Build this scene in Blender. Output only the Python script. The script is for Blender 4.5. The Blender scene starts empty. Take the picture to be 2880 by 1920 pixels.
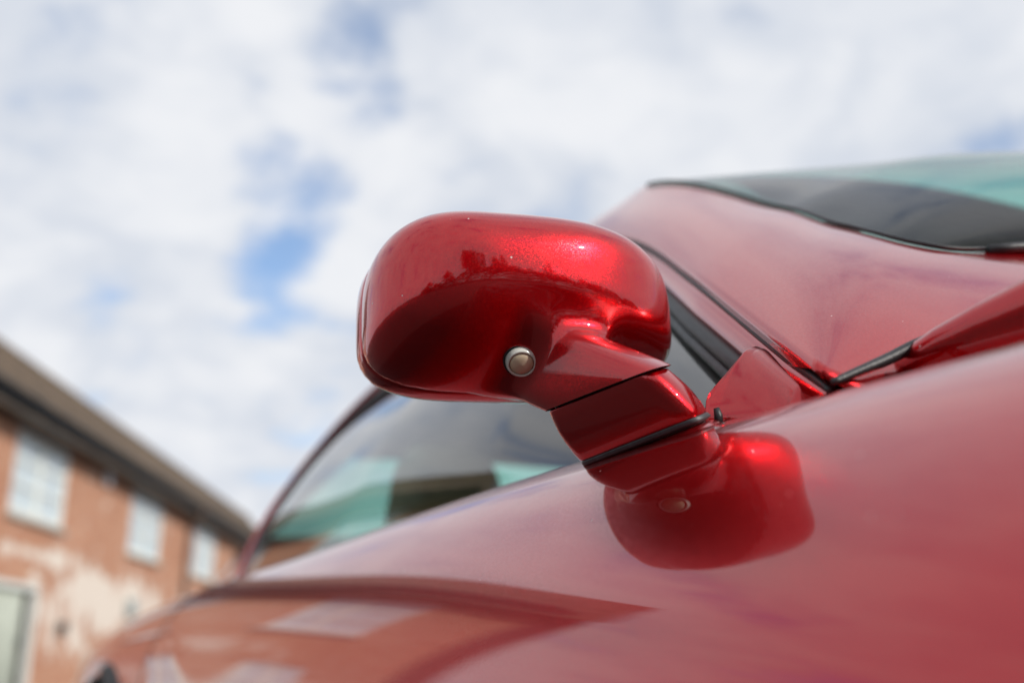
import bpy, bmesh, math, random
import numpy as np
from mathutils import Vector, Matrix

R = math.radians
scene = bpy.context.scene
COL = scene.collection

# ---------------------------------------------------------------- camera
cam_d = bpy.data.cameras.new("camera")
cam = bpy.data.objects.new("camera", cam_d)
COL.objects.link(cam)
cam.location = (0, 0, 0.72)
cam.rotation_euler = (R(90 + 17), 0, 0)
cam_d.sensor_width = 36.0
cam_d.lens = 37.0
cam_d.clip_start = 0.02
cam_d.clip_end = 3000
cam_d.dof.use_dof = True
cam_d.dof.focus_distance = 0.60
cam_d.dof.aperture_fstop = 3.6
cam_d.dof.aperture_blades = 0
scene.camera = cam

# ---------------------------------------------------------------- light
SUN_AZ, SUN_EL = 126.0, 35.0          # azimuth clockwise from +Y, elevation
sd = Vector((math.sin(R(SUN_AZ)) * math.cos(R(SUN_EL)), math.cos(R(SUN_AZ)) * math.cos(R(SUN_EL)), math.sin(R(SUN_EL))))
sun_l = bpy.data.lights.new("sun", 'SUN')
sun_l.energy = 3.6
sun_l.angle = R(0.53)
sun_l.color = (1.0, 0.955, 0.89)
sun = bpy.data.objects.new("sun", sun_l)
sun.rotation_euler = (-sd).to_track_quat('-Z', 'Y').to_euler()
sun.location = (8, -6, 12)
COL.objects.link(sun)

world = bpy.data.worlds.new("World")
scene.world = world
world.use_nodes = True
scene.view_settings.view_transform = 'Standard'
scene.view_settings.look = 'None'
scene.view_settings.exposure = 0.0
scene.view_settings.gamma = 1.0
scene.view_settings.use_curve_mapping = False
scene.cycles.max_bounces = 10
scene.cycles.transparent_max_bounces = 16
scene.cycles.sample_clamp_indirect = 8.0


class NT:
    """small helper around a node tree"""
    def __init__(s, tree):
        s.t = tree
        tree.nodes.clear()

    def n(s, typ, **kw):
        nd = s.t.nodes.new(typ)
        for k, v in kw.items():
            setattr(nd, k, v)
        return nd

    def l(s, a, b):
        s.t.links.new(a, b)

    def val(s, sock, x):
        if isinstance(x, bpy.types.NodeSocket):
            s.l(x, sock)
        elif x is not None:
            sock.default_value = x

    def math(s, op, a, b=None, c=None, clamp=False):
        nd = s.n('ShaderNodeMath', operation=op, use_clamp=clamp)
        s.val(nd.inputs[0], a)
        s.val(nd.inputs[1], b)
        s.val(nd.inputs[2], c)
        return nd.outputs[0]

    def vmath(s, op, a, b=None):
        nd = s.n('ShaderNodeVectorMath', operation=op)
        s.val(nd.inputs[0], a)
        if op == 'SCALE':
            s.val(nd.inputs['Scale'], b)
        elif b is not None:
            s.val(nd.inputs[1], b)
        return nd.outputs['Value'] if op in ('DOT_PRODUCT', 'LENGTH', 'DISTANCE') else nd.outputs['Vector']

    def noise(s, vec, scale, detail=4, rough=.55, dist=0.0, out='Fac'):
        nd = s.n('ShaderNodeTexNoise')
        s.val(nd.inputs['Vector'], vec)
        nd.inputs['Scale'].default_value = scale
        nd.inputs['Detail'].default_value = detail
        nd.inputs['Roughness'].default_value = rough
        nd.inputs['Distortion'].default_value = dist
        return nd.outputs[out]

    def ramp(s, x, a, b, smooth=True):
        nd = s.n('ShaderNodeMapRange')
        nd.interpolation_type = 'SMOOTHSTEP' if smooth else 'LINEAR'
        s.val(nd.inputs['Value'], x)
        nd.inputs['From Min'].default_value = a
        nd.inputs['From Max'].default_value = b
        return nd.outputs[0]

    def mix(s, f, a, b, blend='MIX'):
        nd = s.n('ShaderNodeMix', data_type='RGBA', blend_type=blend)
        s.val(nd.inputs[0], f)
        s.val(nd.inputs[6], a)
        s.val(nd.inputs[7], b)
        return nd.outputs[2]


# ---- sky: clear-sky model with a broken cloud layer
W = NT(world.node_tree)
geo = W.n('ShaderNodeTexCoord')
dirv = geo.outputs['Generated']
sky = W.n('ShaderNodeTexSky', sky_type='NISHITA')
sky.sun_disc = False
sky.sun_elevation = R(SUN_EL)
sky.sun_rotation = R(SUN_AZ)
sky.air_density = 1.0
sky.dust_density = 0.6
sky.ozone_density = 1.6
sep = W.n('ShaderNodeSeparateXYZ')
W.l(dirv, sep.inputs[0])
zc_ = W.math('ADD', W.math('MAXIMUM', sep.outputs[2], 0.0), 0.32)
comb = W.n('ShaderNodeCombineXYZ')
W.l(W.math('DIVIDE', sep.outputs[0], zc_), comb.inputs[0])
W.l(W.math('DIVIDE', sep.outputs[1], zc_), comb.inputs[1])
cp = W.vmath('ADD', comb.outputs[0], (3.1, 7.7, 0.4))
n1 = W.noise(cp, 4.6, 8, .56, .15)
n2 = W.noise(cp, 0.9, 3, .5, .2)
n3 = W.noise(W.vmath('ADD', cp, (11.0, 4.0, 0.0)), 5.5, 6, .55, .5)
cov = W.math('ADD', W.math('MULTIPLY', n1, .95), W.math('MULTIPLY', n2, .2))
cov = W.math('ADD', cov, W.math('MULTIPLY', W.math('SUBTRACT', n3, .5), .30))
cov = W.math('ADD', cov, 0.045)
# thin places in the cloud cover
for (dx, dy, dz, wdt, amp) in [(-.1992, .8891, .4121, .050, .11), (-.2238, .9135, .3399, .035, .17), (-.1926, .9124, .3611, .035, .13),
                               (-.3233, .7795, .5366, .055, .13), (-.389, .8004, .4562, .05, .10),
                               (-.2568, .8471, .4653, .06, .08), (-.165, .8491, .5018, .06, .06), (-.13, .885, .44, .07, .055), (-.2100, .8900, .4050, .15, .03), (-.1500, .8800, .45, .06, .06), (-.10, .86, .49, .06, .05), (-.27, .83, .48, .05, .05), (-.27, .885, .38, .035, .07), (-.41, .785, .47, .10, -.10), (-.30, .86, .41, .09, -.05)]:
    dd = W.vmath('DISTANCE', W.vmath('NORMALIZE', dirv), (dx, dy, dz))
    g = W.math('POWER', 2.718, W.math('MULTIPLY', W.math('POWER', W.math('DIVIDE', dd, wdt), 2.0), -1.0))
    cov = W.math('SUBTRACT', cov, W.math('MULTIPLY', g, amp))
# broken cloud: the gaps open up overhead and close by perspective towards the horizon
cov = W.math('SUBTRACT', cov, W.math('MULTIPLY', W.ramp(sep.outputs[2], .60, .97), .05))
mask = W.math('ADD', W.math('MULTIPLY', W.ramp(cov, .34, .56), .88), .12)
shade = W.ramp(W.math('ADD', W.math('MULTIPLY', n3, .5), W.math('MULTIPLY', n1, .5)), .36, .62)
cloud = W.mix(shade, (6.4, 6.9, 7.8, 1), (8.7, 8.85, 9.2, 1))
skyc = W.mix(1.0, sky.outputs[0], (1.55, 1.75, 1.9, 1), 'MULTIPLY')
final = W.mix(mask, skyc, cloud)
bg = W.n('ShaderNodeBackground')
bg.inputs['Strength'].default_value = 0.1
W.l(final, bg.inputs['Color'])
wo = W.n('ShaderNodeOutputWorld')
W.l(bg.outputs[0], wo.inputs['Surface'])


# ---------------------------------------------------------------- helpers
def tag(o, label=None, cat=None, group=None, kind=None):
    if label: o['label'] = label
    if cat: o['category'] = cat
    if group: o['group'] = group
    if kind: o['kind'] = kind
    return o


def empty(name, loc=(0, 0, 0), rz=0.0):
    o = bpy.data.objects.new(name, None)
    o.location = loc
    o.rotation_euler = (0, 0, rz)
    o.empty_display_size = .2
    COL.objects.link(o)
    return o


def link(name, me, mat=None, parent=None, smooth=True):
    if mat is not None and not me.materials:
        me.materials.append(mat)
    if smooth:
        me.polygons.foreach_set('use_smooth', [True] * len(me.polygons))
    o = bpy.data.objects.new(name, me)
    COL.objects.link(o)
    if parent is not None:
        o.parent = parent
    return o


def mesh(name, V, Fc, mat=None, parent=None, smooth=True):
    me = bpy.data.meshes.new(name)
    me.from_pydata([tuple(map(float, p)) for p in V], [], [tuple(map(int, f)) for f in Fc])
    me.update()
    return link(name, me, mat, parent, smooth)


def grid(P, flip=False, closed_v=False):
    """P (n,m,3) -> verts, faces"""
    P = np.asarray(P, float)
    n, m = P.shape[:2]
    F = []
    mm = m if closed_v else m - 1
    for i in range(n - 1):
        for j in range(mm):
            j2 = (j + 1) % m
            f = (i * m + j, i * m + j2, (i + 1) * m + j2, (i + 1) * m + j)
            F.append(f[::-1] if flip else f)
    return P.reshape(-1, 3), F


def box(name, lo, hi, mat, parent, bev=0.0, seg=2, smooth=False):
    bm = bmesh.new()
    bmesh.ops.create_cube(bm, size=1)
    lo, hi = Vector(lo), Vector(hi)
    for v in bm.verts:
        v.co = Vector([lo[k] + (v.co[k] + .5) * (hi[k] - lo[k]) for k in range(3)])
    if bev:
        bmesh.ops.bevel(bm, geom=bm.edges[:], offset=bev, segments=seg, affect='EDGES', profile=.5)
    me = bpy.data.meshes.new(name)
    bm.to_mesh(me)
    bm.free()
    return link(name, me, mat, parent, smooth or bev > 0)


def spline(t, P):
    """natural cubic spline through rows of P at increasing t; returns f(x)"""
    t = np.asarray(t, float)
    P = np.asarray(P, float)
    if P.ndim == 1:
        P = P[:, None]
        flat = True
    else:
        flat = False
    shp = P.shape[1:]
    P2 = P.reshape(len(t), -1)
    n = len(t)
    h = np.diff(t)
    A = np.zeros((n, n))
    B = np.zeros((n, P2.shape[1]))
    A[0, 0] = A[-1, -1] = 1
    for i in range(1, n - 1):
        A[i, i - 1], A[i, i], A[i, i + 1] = h[i - 1], 2 * (h[i - 1] + h[i]), h[i]
        B[i] = 6 * ((P2[i + 1] - P2[i]) / h[i] - (P2[i] - P2[i - 1]) / h[i - 1])
    M = np.linalg.solve(A, B)

    def f(x):
        x = np.atleast_1d(np.asarray(x, float))
        i = np.clip(np.searchsorted(t, x) - 1, 0, n - 2)
        a = ((t[i + 1] - x) / h[i])[:, None]
        b = ((x - t[i]) / h[i])[:, None]
        hh = h[i][:, None]
        r = a * P2[i] + b * P2[i + 1] + ((a ** 3 - a) * M[i] + (b ** 3 - b) * M[i + 1]) * hh * hh / 6
        return r[:, 0] if flat else r.reshape((len(x),) + shp)
    return f


def chord(P):
    P = np.asarray(P, float)
    d = np.linalg.norm(np.diff(P, axis=0), axis=1)
    return np.concatenate([[0], np.cumsum(np.sqrt(d))])


def tube_pts(path, rad, k=10, closed=False):
    path = np.asarray(path, float)
    n = len(path)
    T = np.gradient(path, axis=0)
    T /= np.linalg.norm(T, axis=1)[:, None]
    up = np.array([0, 0, 1.0]) if abs(T[0][2]) < .9 else np.array([1.0, 0, 0])
    rad = np.broadcast_to(rad, (n,))
    out = []
    Nn = np.cross(T[0], up)
    for i in range(n):
        Nn = Nn - T[i] * (Nn @ T[i])
        Nn /= np.linalg.norm(Nn)
        Bn = np.cross(T[i], Nn)
        a = np.linspace(0, 2 * np.pi, k, endpoint=False)
        out.append(path[i] + rad[i] * (np.cos(a)[:, None] * Nn + np.sin(a)[:, None] * Bn))
    return np.array(out)


def tube(name, path, rad, mat, parent, k=10, caps=True):
    P = tube_pts(path, rad, k)
    V, F = grid(P, closed_v=True)
    if caps:
        n = len(P)
        F.append(tuple(range(k))[::-1])
        F.append(tuple((n - 1) * k + j for j in range(k)))
    return mesh(name, V, F, mat, parent)


# ---------------------------------------------------------------- materials
def new_mat(name):
    m = bpy.data.materials.new(name)
    m.use_nodes = True
    nt = NT(m.node_tree)
    out = nt.n('ShaderNodeOutputMaterial')
    return m, nt, out


def principled(nt, out, **kw):
    b = nt.n('ShaderNodeBsdfPrincipled')
    for k, v in kw.items():
        nt.val(b.inputs[k.replace('_', ' ')], v)
    nt.l(b.outputs[0], out.inputs['Surface'])
    return b


def simple(name, col, rough=.5, metal=0.0, var=.12, vscale=8.0, bump=0.0, **kw):
    m, nt, out = new_mat(name)
    tc = nt.n('ShaderNodeTexCoord').outputs['Object']
    nz = nt.noise(tc, vscale, 5, .6)
    c = nt.mix(nt.ramp(nz, .3, .7), tuple(x * (1 - var) for x in col) + (1,), tuple(min(1, x * (1 + var)) for x in col) + (1,))
    b = principled(nt, out, Base_Color=c, Roughness=rough, Metallic=metal, **kw)
    if bump:
        bp = nt.n('ShaderNodeBump')
        bp.inputs['Strength'].default_value = bump
        bp.inputs['Distance'].default_value = .002
        nt.l(nt.noise(tc, vscale * 12, 4, .6), bp.inputs['Height'])
        nt.l(bp.outputs[0], b.inputs['Normal'])
    return m


def make_paint():
    """deep red metallic clear-coat with fine flakes, dust specks and light hairs of dirt"""
    m, nt, out = new_mat('red_metallic_paint')
    tc = nt.n('ShaderNodeTexCoord').outputs['Object']
    vor = nt.n('ShaderNodeTexVoronoi')
    vor.inputs['Scale'].default_value = 1900
    nt.l(tc, vor.inputs['Vector'])
    rnd = vor.outputs['Color']
    g = nt.n('ShaderNodeNewGeometry')
    pert = nt.vmath('SCALE', nt.vmath('SUBTRACT', rnd, (.5, .5, .5)), .10)
    nrm = nt.vmath('NORMALIZE', nt.vmath('ADD', g.outputs['Normal'], pert))
    sep = nt.n('ShaderNodeSeparateXYZ')
    nt.l(rnd, sep.inputs[0])
    base = nt.mix(nt.math('MULTIPLY', nt.math('POWER', sep.outputs[0], 3.0), .5), (.44, .0008, .0055, 1), (.58, .014, .011, 1))
    # dust specks
    v2 = nt.n('ShaderNodeTexVoronoi')
    v2.inputs['Scale'].default_value = 95
    nt.l(tc, v2.inputs['Vector'])
    s2 = nt.n('ShaderNodeSeparateXYZ')
    nt.l(v2.outputs['Color'], s2.inputs[0])
    speck = nt.math('MULTIPLY', nt.math('LESS_THAN', v2.outputs['Distance'], nt.math('MULTIPLY', s2.outputs[1], .075)),
                    nt.math('GREATER_THAN', s2.outputs[0], .66))
    film = nt.math('MULTIPLY', nt.ramp(nt.noise(tc, 14, 6, .65), .45, .8), .008)
    dust = nt.math('MAXIMUM', nt.math('MULTIPLY', speck, .75), film)
    base = nt.mix(dust, base, (.62, .58, .55, 1))
    met = nt.math('MULTIPLY', nt.math('SUBTRACT', 1.0, dust), .80)
    rough = nt.math('ADD', .23, nt.math('MULTIPLY', nt.noise(tc, 60, 3), .05))
    coatw = nt.math('SUBTRACT', 1.0, nt.math('MULTIPLY', speck, .8))
    crough = nt.math('ADD', .019, nt.math('MULTIPLY', film, .4))
    b = principled(nt, out, Base_Color=base, Metallic=met, Roughness=rough, Coat_Weight=coatw, Coat_Roughness=crough, Coat_IOR=1.60, Specular_IOR_Level=0.0)
    nt.l(nrm, b.inputs['Normal'])
    # faint orange peel in the clear coat
    bp = nt.n('ShaderNodeBump')
    bp.inputs['Strength'].default_value = .006
    bp.inputs['Distance'].default_value = .0006
    nt.l(nt.noise(tc, 240, 2, .5), bp.inputs['Height'])
    nt.l(bp.outputs[0], b.inputs['Coat Normal'])
    return m


def make_glass(name, tint, rough=0.0, dirt=.02, refl=2.0):
    m, nt, out = new_mat(name)
    tr = nt.n('ShaderNodeBsdfTransparent')
    tr.inputs['Color'].default_value = tint + (1,)
    gl = nt.n('ShaderNodeBsdfGlossy')
    gl.inputs['Roughness'].default_value = rough
    # two-surface Fresnel reflection of a thin pane, the same from either side
    g = nt.n('ShaderNodeNewGeometry')
    c = nt.math('ABSOLUTE', nt.vmath('DOT_PRODUCT', g.outputs['Normal'], g.outputs['Incoming']))
    f1 = nt.math('ADD', .04, nt.math('MULTIPLY', nt.math('POWER', nt.math('SUBTRACT', 1.0, c), 5.0), .96))
    fr2 = nt.math('DIVIDE', nt.math('MULTIPLY', f1, refl), nt.math('ADD', nt.math('MULTIPLY', f1, refl - 1.0), 1.0))
    mx = nt.n('ShaderNodeMixShader')
    nt.l(fr2, mx.inputs[0])
    nt.l(tr.outputs[0], mx.inputs[1])
    nt.l(gl.outputs[0], mx.inputs[2])
    tc = nt.n('ShaderNodeTexCoord').outputs['Object']
    df = nt.n('ShaderNodeBsdfDiffuse')
    df.inputs['Color'].default_value = (.6, .6, .58, 1)
    mx2 = nt.n('ShaderNodeMixShader')
    nt.l(nt.math('MULTIPLY', nt.ramp(nt.noise(tc, 9, 7, .7), .35, .8), dirt), mx2.inputs[0])
    nt.l(mx.outputs[0], mx2.inputs[1])
    nt.l(df.outputs[0], mx2.inputs[2])
    nt.l(mx2.outputs[0], out.inputs['Surface'])
    return m


PAINT = make_paint()
GLASS = make_glass('teal_tinted_glass', (.60, .83, .77))
SCREEN = make_glass('teal_windscreen_glass', (.52, .85, .77), refl=1.05)
RUBBER = simple('black_rubber', (.016, .016, .018), .45, var=.3, vscale=60, bump=.2)
FRIT = simple('black_enamel', (.012, .012, .016), .12, var=.2)
GASKET = simple('grey_rubber_gasket', (.05, .055, .06), .5, var=.3, vscale=90)
DARK = simple('dark_trim', (.02, .019, .018), .6, bump=.3)
LEATHER = simple('tan_leather', (.20, .11, .045), .5, var=.25, vscale=20, bump=.4)
LINER = simple('headliner_cloth', (.13, .12, .10), .9, var=.2, vscale=40)
CHROME = simple('mirror_silver', (.85, .86, .87), .03, metal=1.0, var=.02)
TYRE = simple('tyre_rubber', (.02, .02, .02), .8, bump=.4)
ALLOY = simple('wheel_alloy', (.55, .56, .58), .3, metal=1.0, var=.06)


# ---------------------------------------------------------------- ground
def make_ground():
    m, nt, out = new_mat('tarmac_yard')
    tc = nt.n('ShaderNodeTexCoord').outputs['Object']
    a = nt.noise(tc, .35, 6, .6)
    b_ = nt.noise(tc, 90, 4, .7)
    c = nt.mix(nt.ramp(a, .3, .7), (.026, .025, .024, 1), (.046, .043, .040, 1))
    c = nt.mix(nt.math('MULTIPLY', nt.ramp(b_, .5, .75), .35), c, (.13, .12, .11, 1))
    b = principled(nt, out, Base_Color=c, Roughness=.9)
    bp = nt.n('ShaderNodeBump')
    bp.inputs['Strength'].default_value = .6
    bp.inputs['Distance'].default_value = .008
    nt.l(b_, bp.inputs['Height'])
    nt.l(bp.outputs[0], b.inputs['Normal'])
    return m


n = 60
xs = np.sinh(np.linspace(-1, 1, n) * 4.5) / np.sinh(4.5) * 1500
P = np.zeros((n, n, 3))
P[..., 0], P[..., 1] = np.meshgrid(xs, xs, indexing='ij')
V, F = grid(P)
tag(mesh('ground', V, F, make_ground()), kind='structure')


# ---------------------------------------------------------------- brick house along the yard
def brick_mat():
    m, nt, out = new_mat('old_red_brick')
    tc = nt.n('ShaderNodeTexCoord').outputs['Object']
    mp = nt.n('ShaderNodeMapping')
    mp.inputs['Rotation'].default_value = (R(90), 0, 0)      # wall lies in local XZ
    nt.l(tc, mp.inputs['Vector'])
    br = nt.n('ShaderNodeTexBrick')
    nt.l(mp.outputs[0], br.inputs['Vector'])
    br.inputs['Scale'].default_value = 1.0
    br.inputs['Brick Width'].default_value = .225
    br.inputs['Row Height'].default_value = .075
    br.inputs['Mortar Size'].default_value = .006
    br.inputs['Color1'].default_value = (.47, .19, .105, 1)
    br.inputs['Color2'].default_value = (.60, .31, .19, 1)
    br.inputs['Mortar'].default_value = (.46, .36, .28, 1)
    big = nt.noise(tc, .8, 5, .6)
    c = nt.mix(nt.math('MULTIPLY', nt.ramp(big, .35, .7), .55), br.outputs['Color'], (.40, .17, .09, 1))
    med = nt.noise(tc, 2.6, 6, .7)
    c = nt.mix(nt.math('MULTIPLY', nt.ramp(med, .57, .74), .7), c, (.70, .60, .50, 1))
    # remains of whitewash, flaking off the lower half of the wall
    sp = nt.n('ShaderNodeSeparateXYZ')
    nt.l(tc, sp.inputs[0])
    ww = nt.noise(tc, 1.1, 8, .68, .5)

    def blob(x, z, wx, wz, amp):
        a = nt.math('POWER', nt.math('DIVIDE', nt.math('SUBTRACT', sp.outputs[0], x), wx), 2.0)
        b = nt.math('POWER', nt.math('DIVIDE', nt.math('SUBTRACT', sp.outputs[2], z), wz), 2.0)
        return nt.math('MULTIPLY', nt.math('POWER', 2.718, nt.math('MULTIPLY', nt.math('ADD', a, b), -1.0)), amp)
    s = ww
    for bl in [(20.8, 2.05, 2.2, .42, .22), (17.4, 2.42, 1.8, .13, .24), (22.5, 1.6, 2.6, .6, .20), (13.0, 2.2, 1.5, .35, .14),
               (19.6, 1.2, 1.4, .6, .12), (26.0, 1.9, 2.5, .5, .13), (31, 1.6, 3, .8, .15), (8.5, 1.4, 2, .7, .13), (19.9, 4.0, .55, .25, .10)]:
        s = nt.math('ADD', s, blob(*bl))
    wm = nt.ramp(s, .56, .70)
    c = nt.mix(nt.math('MULTIPLY', wm, .88), c, (.80, .72, .63, 1))
    b = principled(nt, out, Base_Color=c, Roughness=.9)
    bp = nt.n('ShaderNodeBump')
    bp.inputs['Strength'].default_value = .7
    bp.inputs['Distance'].default_value = .01
    nt.l(br.outputs['Fac'], bp.inputs['Height'])
    bp.invert = True
    nt.l(bp.outputs[0], b.inputs['Normal'])
    return m


BRICK = brick_mat()
ROOFT = simple('brown_clay_tile', (.115, .08, .052), .9, var=.35, vscale=2.5, bump=.5)
FASCIA = simple('black_gutter_plastic', (.009, .010, .012), .5, var=.2)
WFRAME = simple('pale_sage_paint', (.76, .77, .72), .5, var=.08)
WGLASS = simple('window_pane', (.04, .05, .06), .02, var=.2, Specular_IOR_Level=.9)
PANE_SKY = simple('painted_sky_reflection', (.76, .82, .88), .8, var=.08)  # pale blue backing, stands in for sky reflected in the panes
DOORG = simple('grey_green_door_paint', (.47, .50, .42), .55, var=.1, vscale=3, bump=.3)
PIPE = simple('brown_downpipe', (.10, .055, .038), .45, var=.2)
STONE = simple('stone_sill', (.46, .42, .36), .85, var=.15, bump=.5)
WHITE = simple('white_plastic', (.78, .79, .83), .35, var=.04)
METALG = simple('grey_painted_metal', (.32, .36, .36), .4, var=.1)

hth = R(-3.0)
hd_ = Vector((math.sin(hth), math.cos(hth), 0))
hn_ = Vector((math.cos(hth), -math.sin(hth), 0))
house = empty('brick_house', tuple(hn_ * -6.8), math.atan2(hd_.y, hd_.x))
tag(house, 'long two storey red brick house with patchy whitewash, sage windows and black gutter', 'house')

S0, S1, EAVE = 9.0, 46.0, 4.56
wins = [(10.4, 12.7), (16.4, 18.7), (22.5, 24.9), (28.1, 30.6), (34.0, 36.3), (40.0, 42.3)]
WZ = (2.93, 4.24)
doors = [(14.0, 18.05, 0.0, 1.93), (30.2, 31.4, 0.0, 2.0), (37.5, 38.7, 0, 2.0)]
low_w = [(25.2, 26.6, .9, 1.95), (10.4, 11.7, .9, 1.95)]
openings = [(a, b, WZ[0], WZ[1]) for a, b in wins] + doors + low_w

bm = bmesh.new()
xsn = sorted(set([S0, S1] + [o[0] for o in openings] + [o[1] for o in openings]))
zsn = sorted(set([0.0, EAVE] + [o[2] for o in openings] + [o[3] for o in openings]))


def inside(x, z):
    return any(o[0] < x < o[1] and o[2] < z < o[3] for o in openings)


def quad(bm, *ps):
    bm.faces.new([bm.verts.new(p) for p in ps])


for i in range(len(xsn) - 1):
    for j in range(len(zsn) - 1):
        a, b, c, d = xsn[i], xsn[i + 1], zsn[j], zsn[j + 1]
        if not inside((a + b) / 2, (c + d) / 2):
            quad(bm, (a, 0, c), (b, 0, c), (b, 0, d), (a, 0, d))
for a, b, c, d in openings:      # brick reveals
    e = .16
    quad(bm, (a, 0, c), (a, e, c), (a, e, d), (a, 0, d))
    quad(bm, (b, 0, c), (b, 0, d), (b, e, d), (b, e, c))
    quad(bm, (a, 0, d), (a, e, d), (b, e, d), (b, 0, d))
    quad(bm, (a, 0, c), (b, 0, c), (b, e, c), (a, e, c))
DEP = 4.4
RZ = EAVE + (DEP / 2) * .97
SK0 = 1.25      # the near end wall runs back at an angle
for x, k in ((S0, SK0), (S1, 0.0)):
    quad(bm, (x, 0, 0), (x + k * DEP, DEP, 0), (x + k * DEP, DEP, EAVE), (x, 0, EAVE))
    bm.faces.new([bm.verts.new(p) for p in ((x, 0, EAVE), (x + k * DEP, DEP, EAVE), (x + k * DEP / 2, DEP / 2, RZ))])
quad(bm, (S0 + SK0 * DEP, DEP, 0), (S1, DEP, 0), (S1, DEP, EAVE), (S0 + SK0 * DEP, DEP, EAVE))
me = bpy.data.meshes.new('wall')
bm.to_mesh(me)
bm.free()
link('wall', me, BRICK, house, smooth=False)

# roof: stepped tile courses, both slopes
V, F = [], []
for side in (0, 1):
    for k in range(16):
        t0, t1 = k / 16, (k + 1) / 16
        y0, y1 = -.33 + t0 * (DEP / 2 + .33), -.33 + t1 * (DEP / 2 + .33) + .03
        z0, z1 = EAVE + .02 + (y0 + .0) * .97 + .055, EAVE + .02 + y1 * .97 + .02
        if side:
            y0, y1 = DEP - y0, DEP - y1
        b0 = len(V)
        for x, k2 in ((S0 - .12, SK0), (S1 + .12, 0.0)):
            V += [(x + k2 * y0, y0, z0 - .05), (x + k2 * y0, y0, z0), (x + k2 * y1, y1, z1), (x + k2 * y1, y1, z1 - .05)]
        F += [(b0, b0 + 4, b0 + 5, b0 + 1), (b0 + 1, b0 + 5, b0 + 6, b0 + 2), (b0 + 3, b0 + 2, b0 + 6, b0 + 7),
              (b0, b0 + 3, b0 + 7, b0 + 4), (b0, b0 + 1, b0 + 2, b0 + 3), (b0 + 4, b0 + 7, b0 + 6, b0 + 5)]
roof = mesh('roof', V, F, ROOFT, house, smooth=False)
tube('ridge', [(S0 - .12 + SK0 * DEP / 2, DEP / 2, RZ - .02), ((S0 + S1) / 2, DEP / 2, RZ - .02), (S1 + .12, DEP / 2, RZ - .02)], .12, ROOFT, roof, 8)
box('soffit', (S0 - .1, -.28, 4.29), (S1 + .1, -.004, 4.33), FASCIA, house)
box('fascia', (S0 - .1, -.31, 4.27), (S1 + .1, -.281, 4.56), FASCIA, house)
bb = []
for y, z in ((-.34, EAVE - .27), (DEP / 2, RZ - .12), (DEP / 2, RZ + .14), (-.34, EAVE - .05)):
    bb.append((S0 - .16 + SK0 * y, y, z))
bb += [(p[0] - .06, p[1], p[2]) for p in bb]
mesh('bargeboard', bb, [(0, 1, 2, 3), (7, 6, 5, 4), (0, 4, 5, 1), (1, 5, 6, 2), (2, 6, 7, 3), (3, 7, 4, 0)], FASCIA, house, smooth=False)
# half-round gutter
a = np.linspace(np.pi, 2 * np.pi, 9)
prof = [(-.385 + .075 * np.cos(t), 4.55 + .105 * np.sin(t)) for t in a] + [(-.385 + .060 * np.cos(t), 4.55 + .097 * np.sin(t)) for t in a[::-1]]
P = np.array([[(x, y, z) for y, z in prof] for x in np.linspace(S0 - .1, S1 + .1, 3)])
V, F = grid(P, closed_v=True)
gut = mesh('gutter', V, F, FASCIA, house)
for x in np.arange(S0 + 1, S1, 6.0):
    box('gutter_joint', (x, -.462, 4.455), (x + .12, -.318, 4.572), FASCIA, gut)


def pipe_at(x):
    p = tube('downpipe', [(x, -.385, 4.47), (x, -.385, 4.36), (x, -.30, 4.24), (x, -.12, 4.10), (x, -.10, 4.0), (x, -.10, 2.5), (x, -.10, .25), (x, -.10, .1)], .055, PIPE, house, 10)
    for z in (3.9, 2.6, 1.1):
        tube('bracket', [(x, -.10, z), (x, -.10, z + .04), (x, -.10, z + .08)], .066, PIPE, p, 10)


for x in (27.15, 44.5):
    pipe_at(x)


def window(a, b, c, d, lights=2, bars=2, sky_back=True):
    fw = .075
    f = mesh('window', *grid(np.array([[(a, .06, c), (b, .06, c)], [(a, .06, d), (b, .06, d)]])), PANE_SKY if sky_back else DARK, house, smooth=False)
    # frame members, each butted against the next
    box('frame', (a, -.012 + .03, c), (a + fw, .058, d), WFRAME, f)
    box('frame', (b - fw, .018, c), (b, .058, d), WFRAME, f)
    box('frame', (a + fw, .020, d - fw), (b - fw, .056, d), WFRAME, f)
    box('frame', (a + fw, .020, c), (b - fw, .056, c + fw), WFRAME, f)
    w = (b - a - 2 * fw) / lights
    for k in range(1, lights):
        x = a + fw + k * w
        box('mullion', (x - .05, .016, c + fw), (x + .05, .057, d - fw), WFRAME, f)
    h = (d - c - 2 * fw) / (bars + 1)
    for k in range(lights):
        x0 = a + fw + k * w + (.05 if k else 0)
        x1 = a + fw + (k + 1) * w - (.05 if k < lights - 1 else 0)
        for q in range(bars + 1):
            z0 = c + fw + q * h + (.018 if q else 0)
            z1 = c + fw + (q + 1) * h - (.018 if q < bars else 0)
            g = mesh('pane', *grid(np.array([[(x0, .043, z0), (x1, .043, z0)], [(x0, .043, z1), (x1, .043, z1)]])), HPANE, f, smooth=False)
            if q < bars:
                box('glazing_bar', (x0, .026, z1), (x1, .055, z1 + .036), WFRAME, f)
    s_ = box('sill', (a - .08, -.07, c - .075), (b + .08, .02, c - .001), STONE, f, .008)
    box('lintel', (a - .1, -.012, d + .001), (b + .1, .02, d + .16), BRICK, f)


HPANE = make_glass('house_window_glass', (.9, .93, .92), dirt=.06)
for a, b in wins:
    window(a, b, *WZ, lights=2, bars=2)
for o in low_w:
    window(*o, lights=2, bars=1, sky_back=True)


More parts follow.
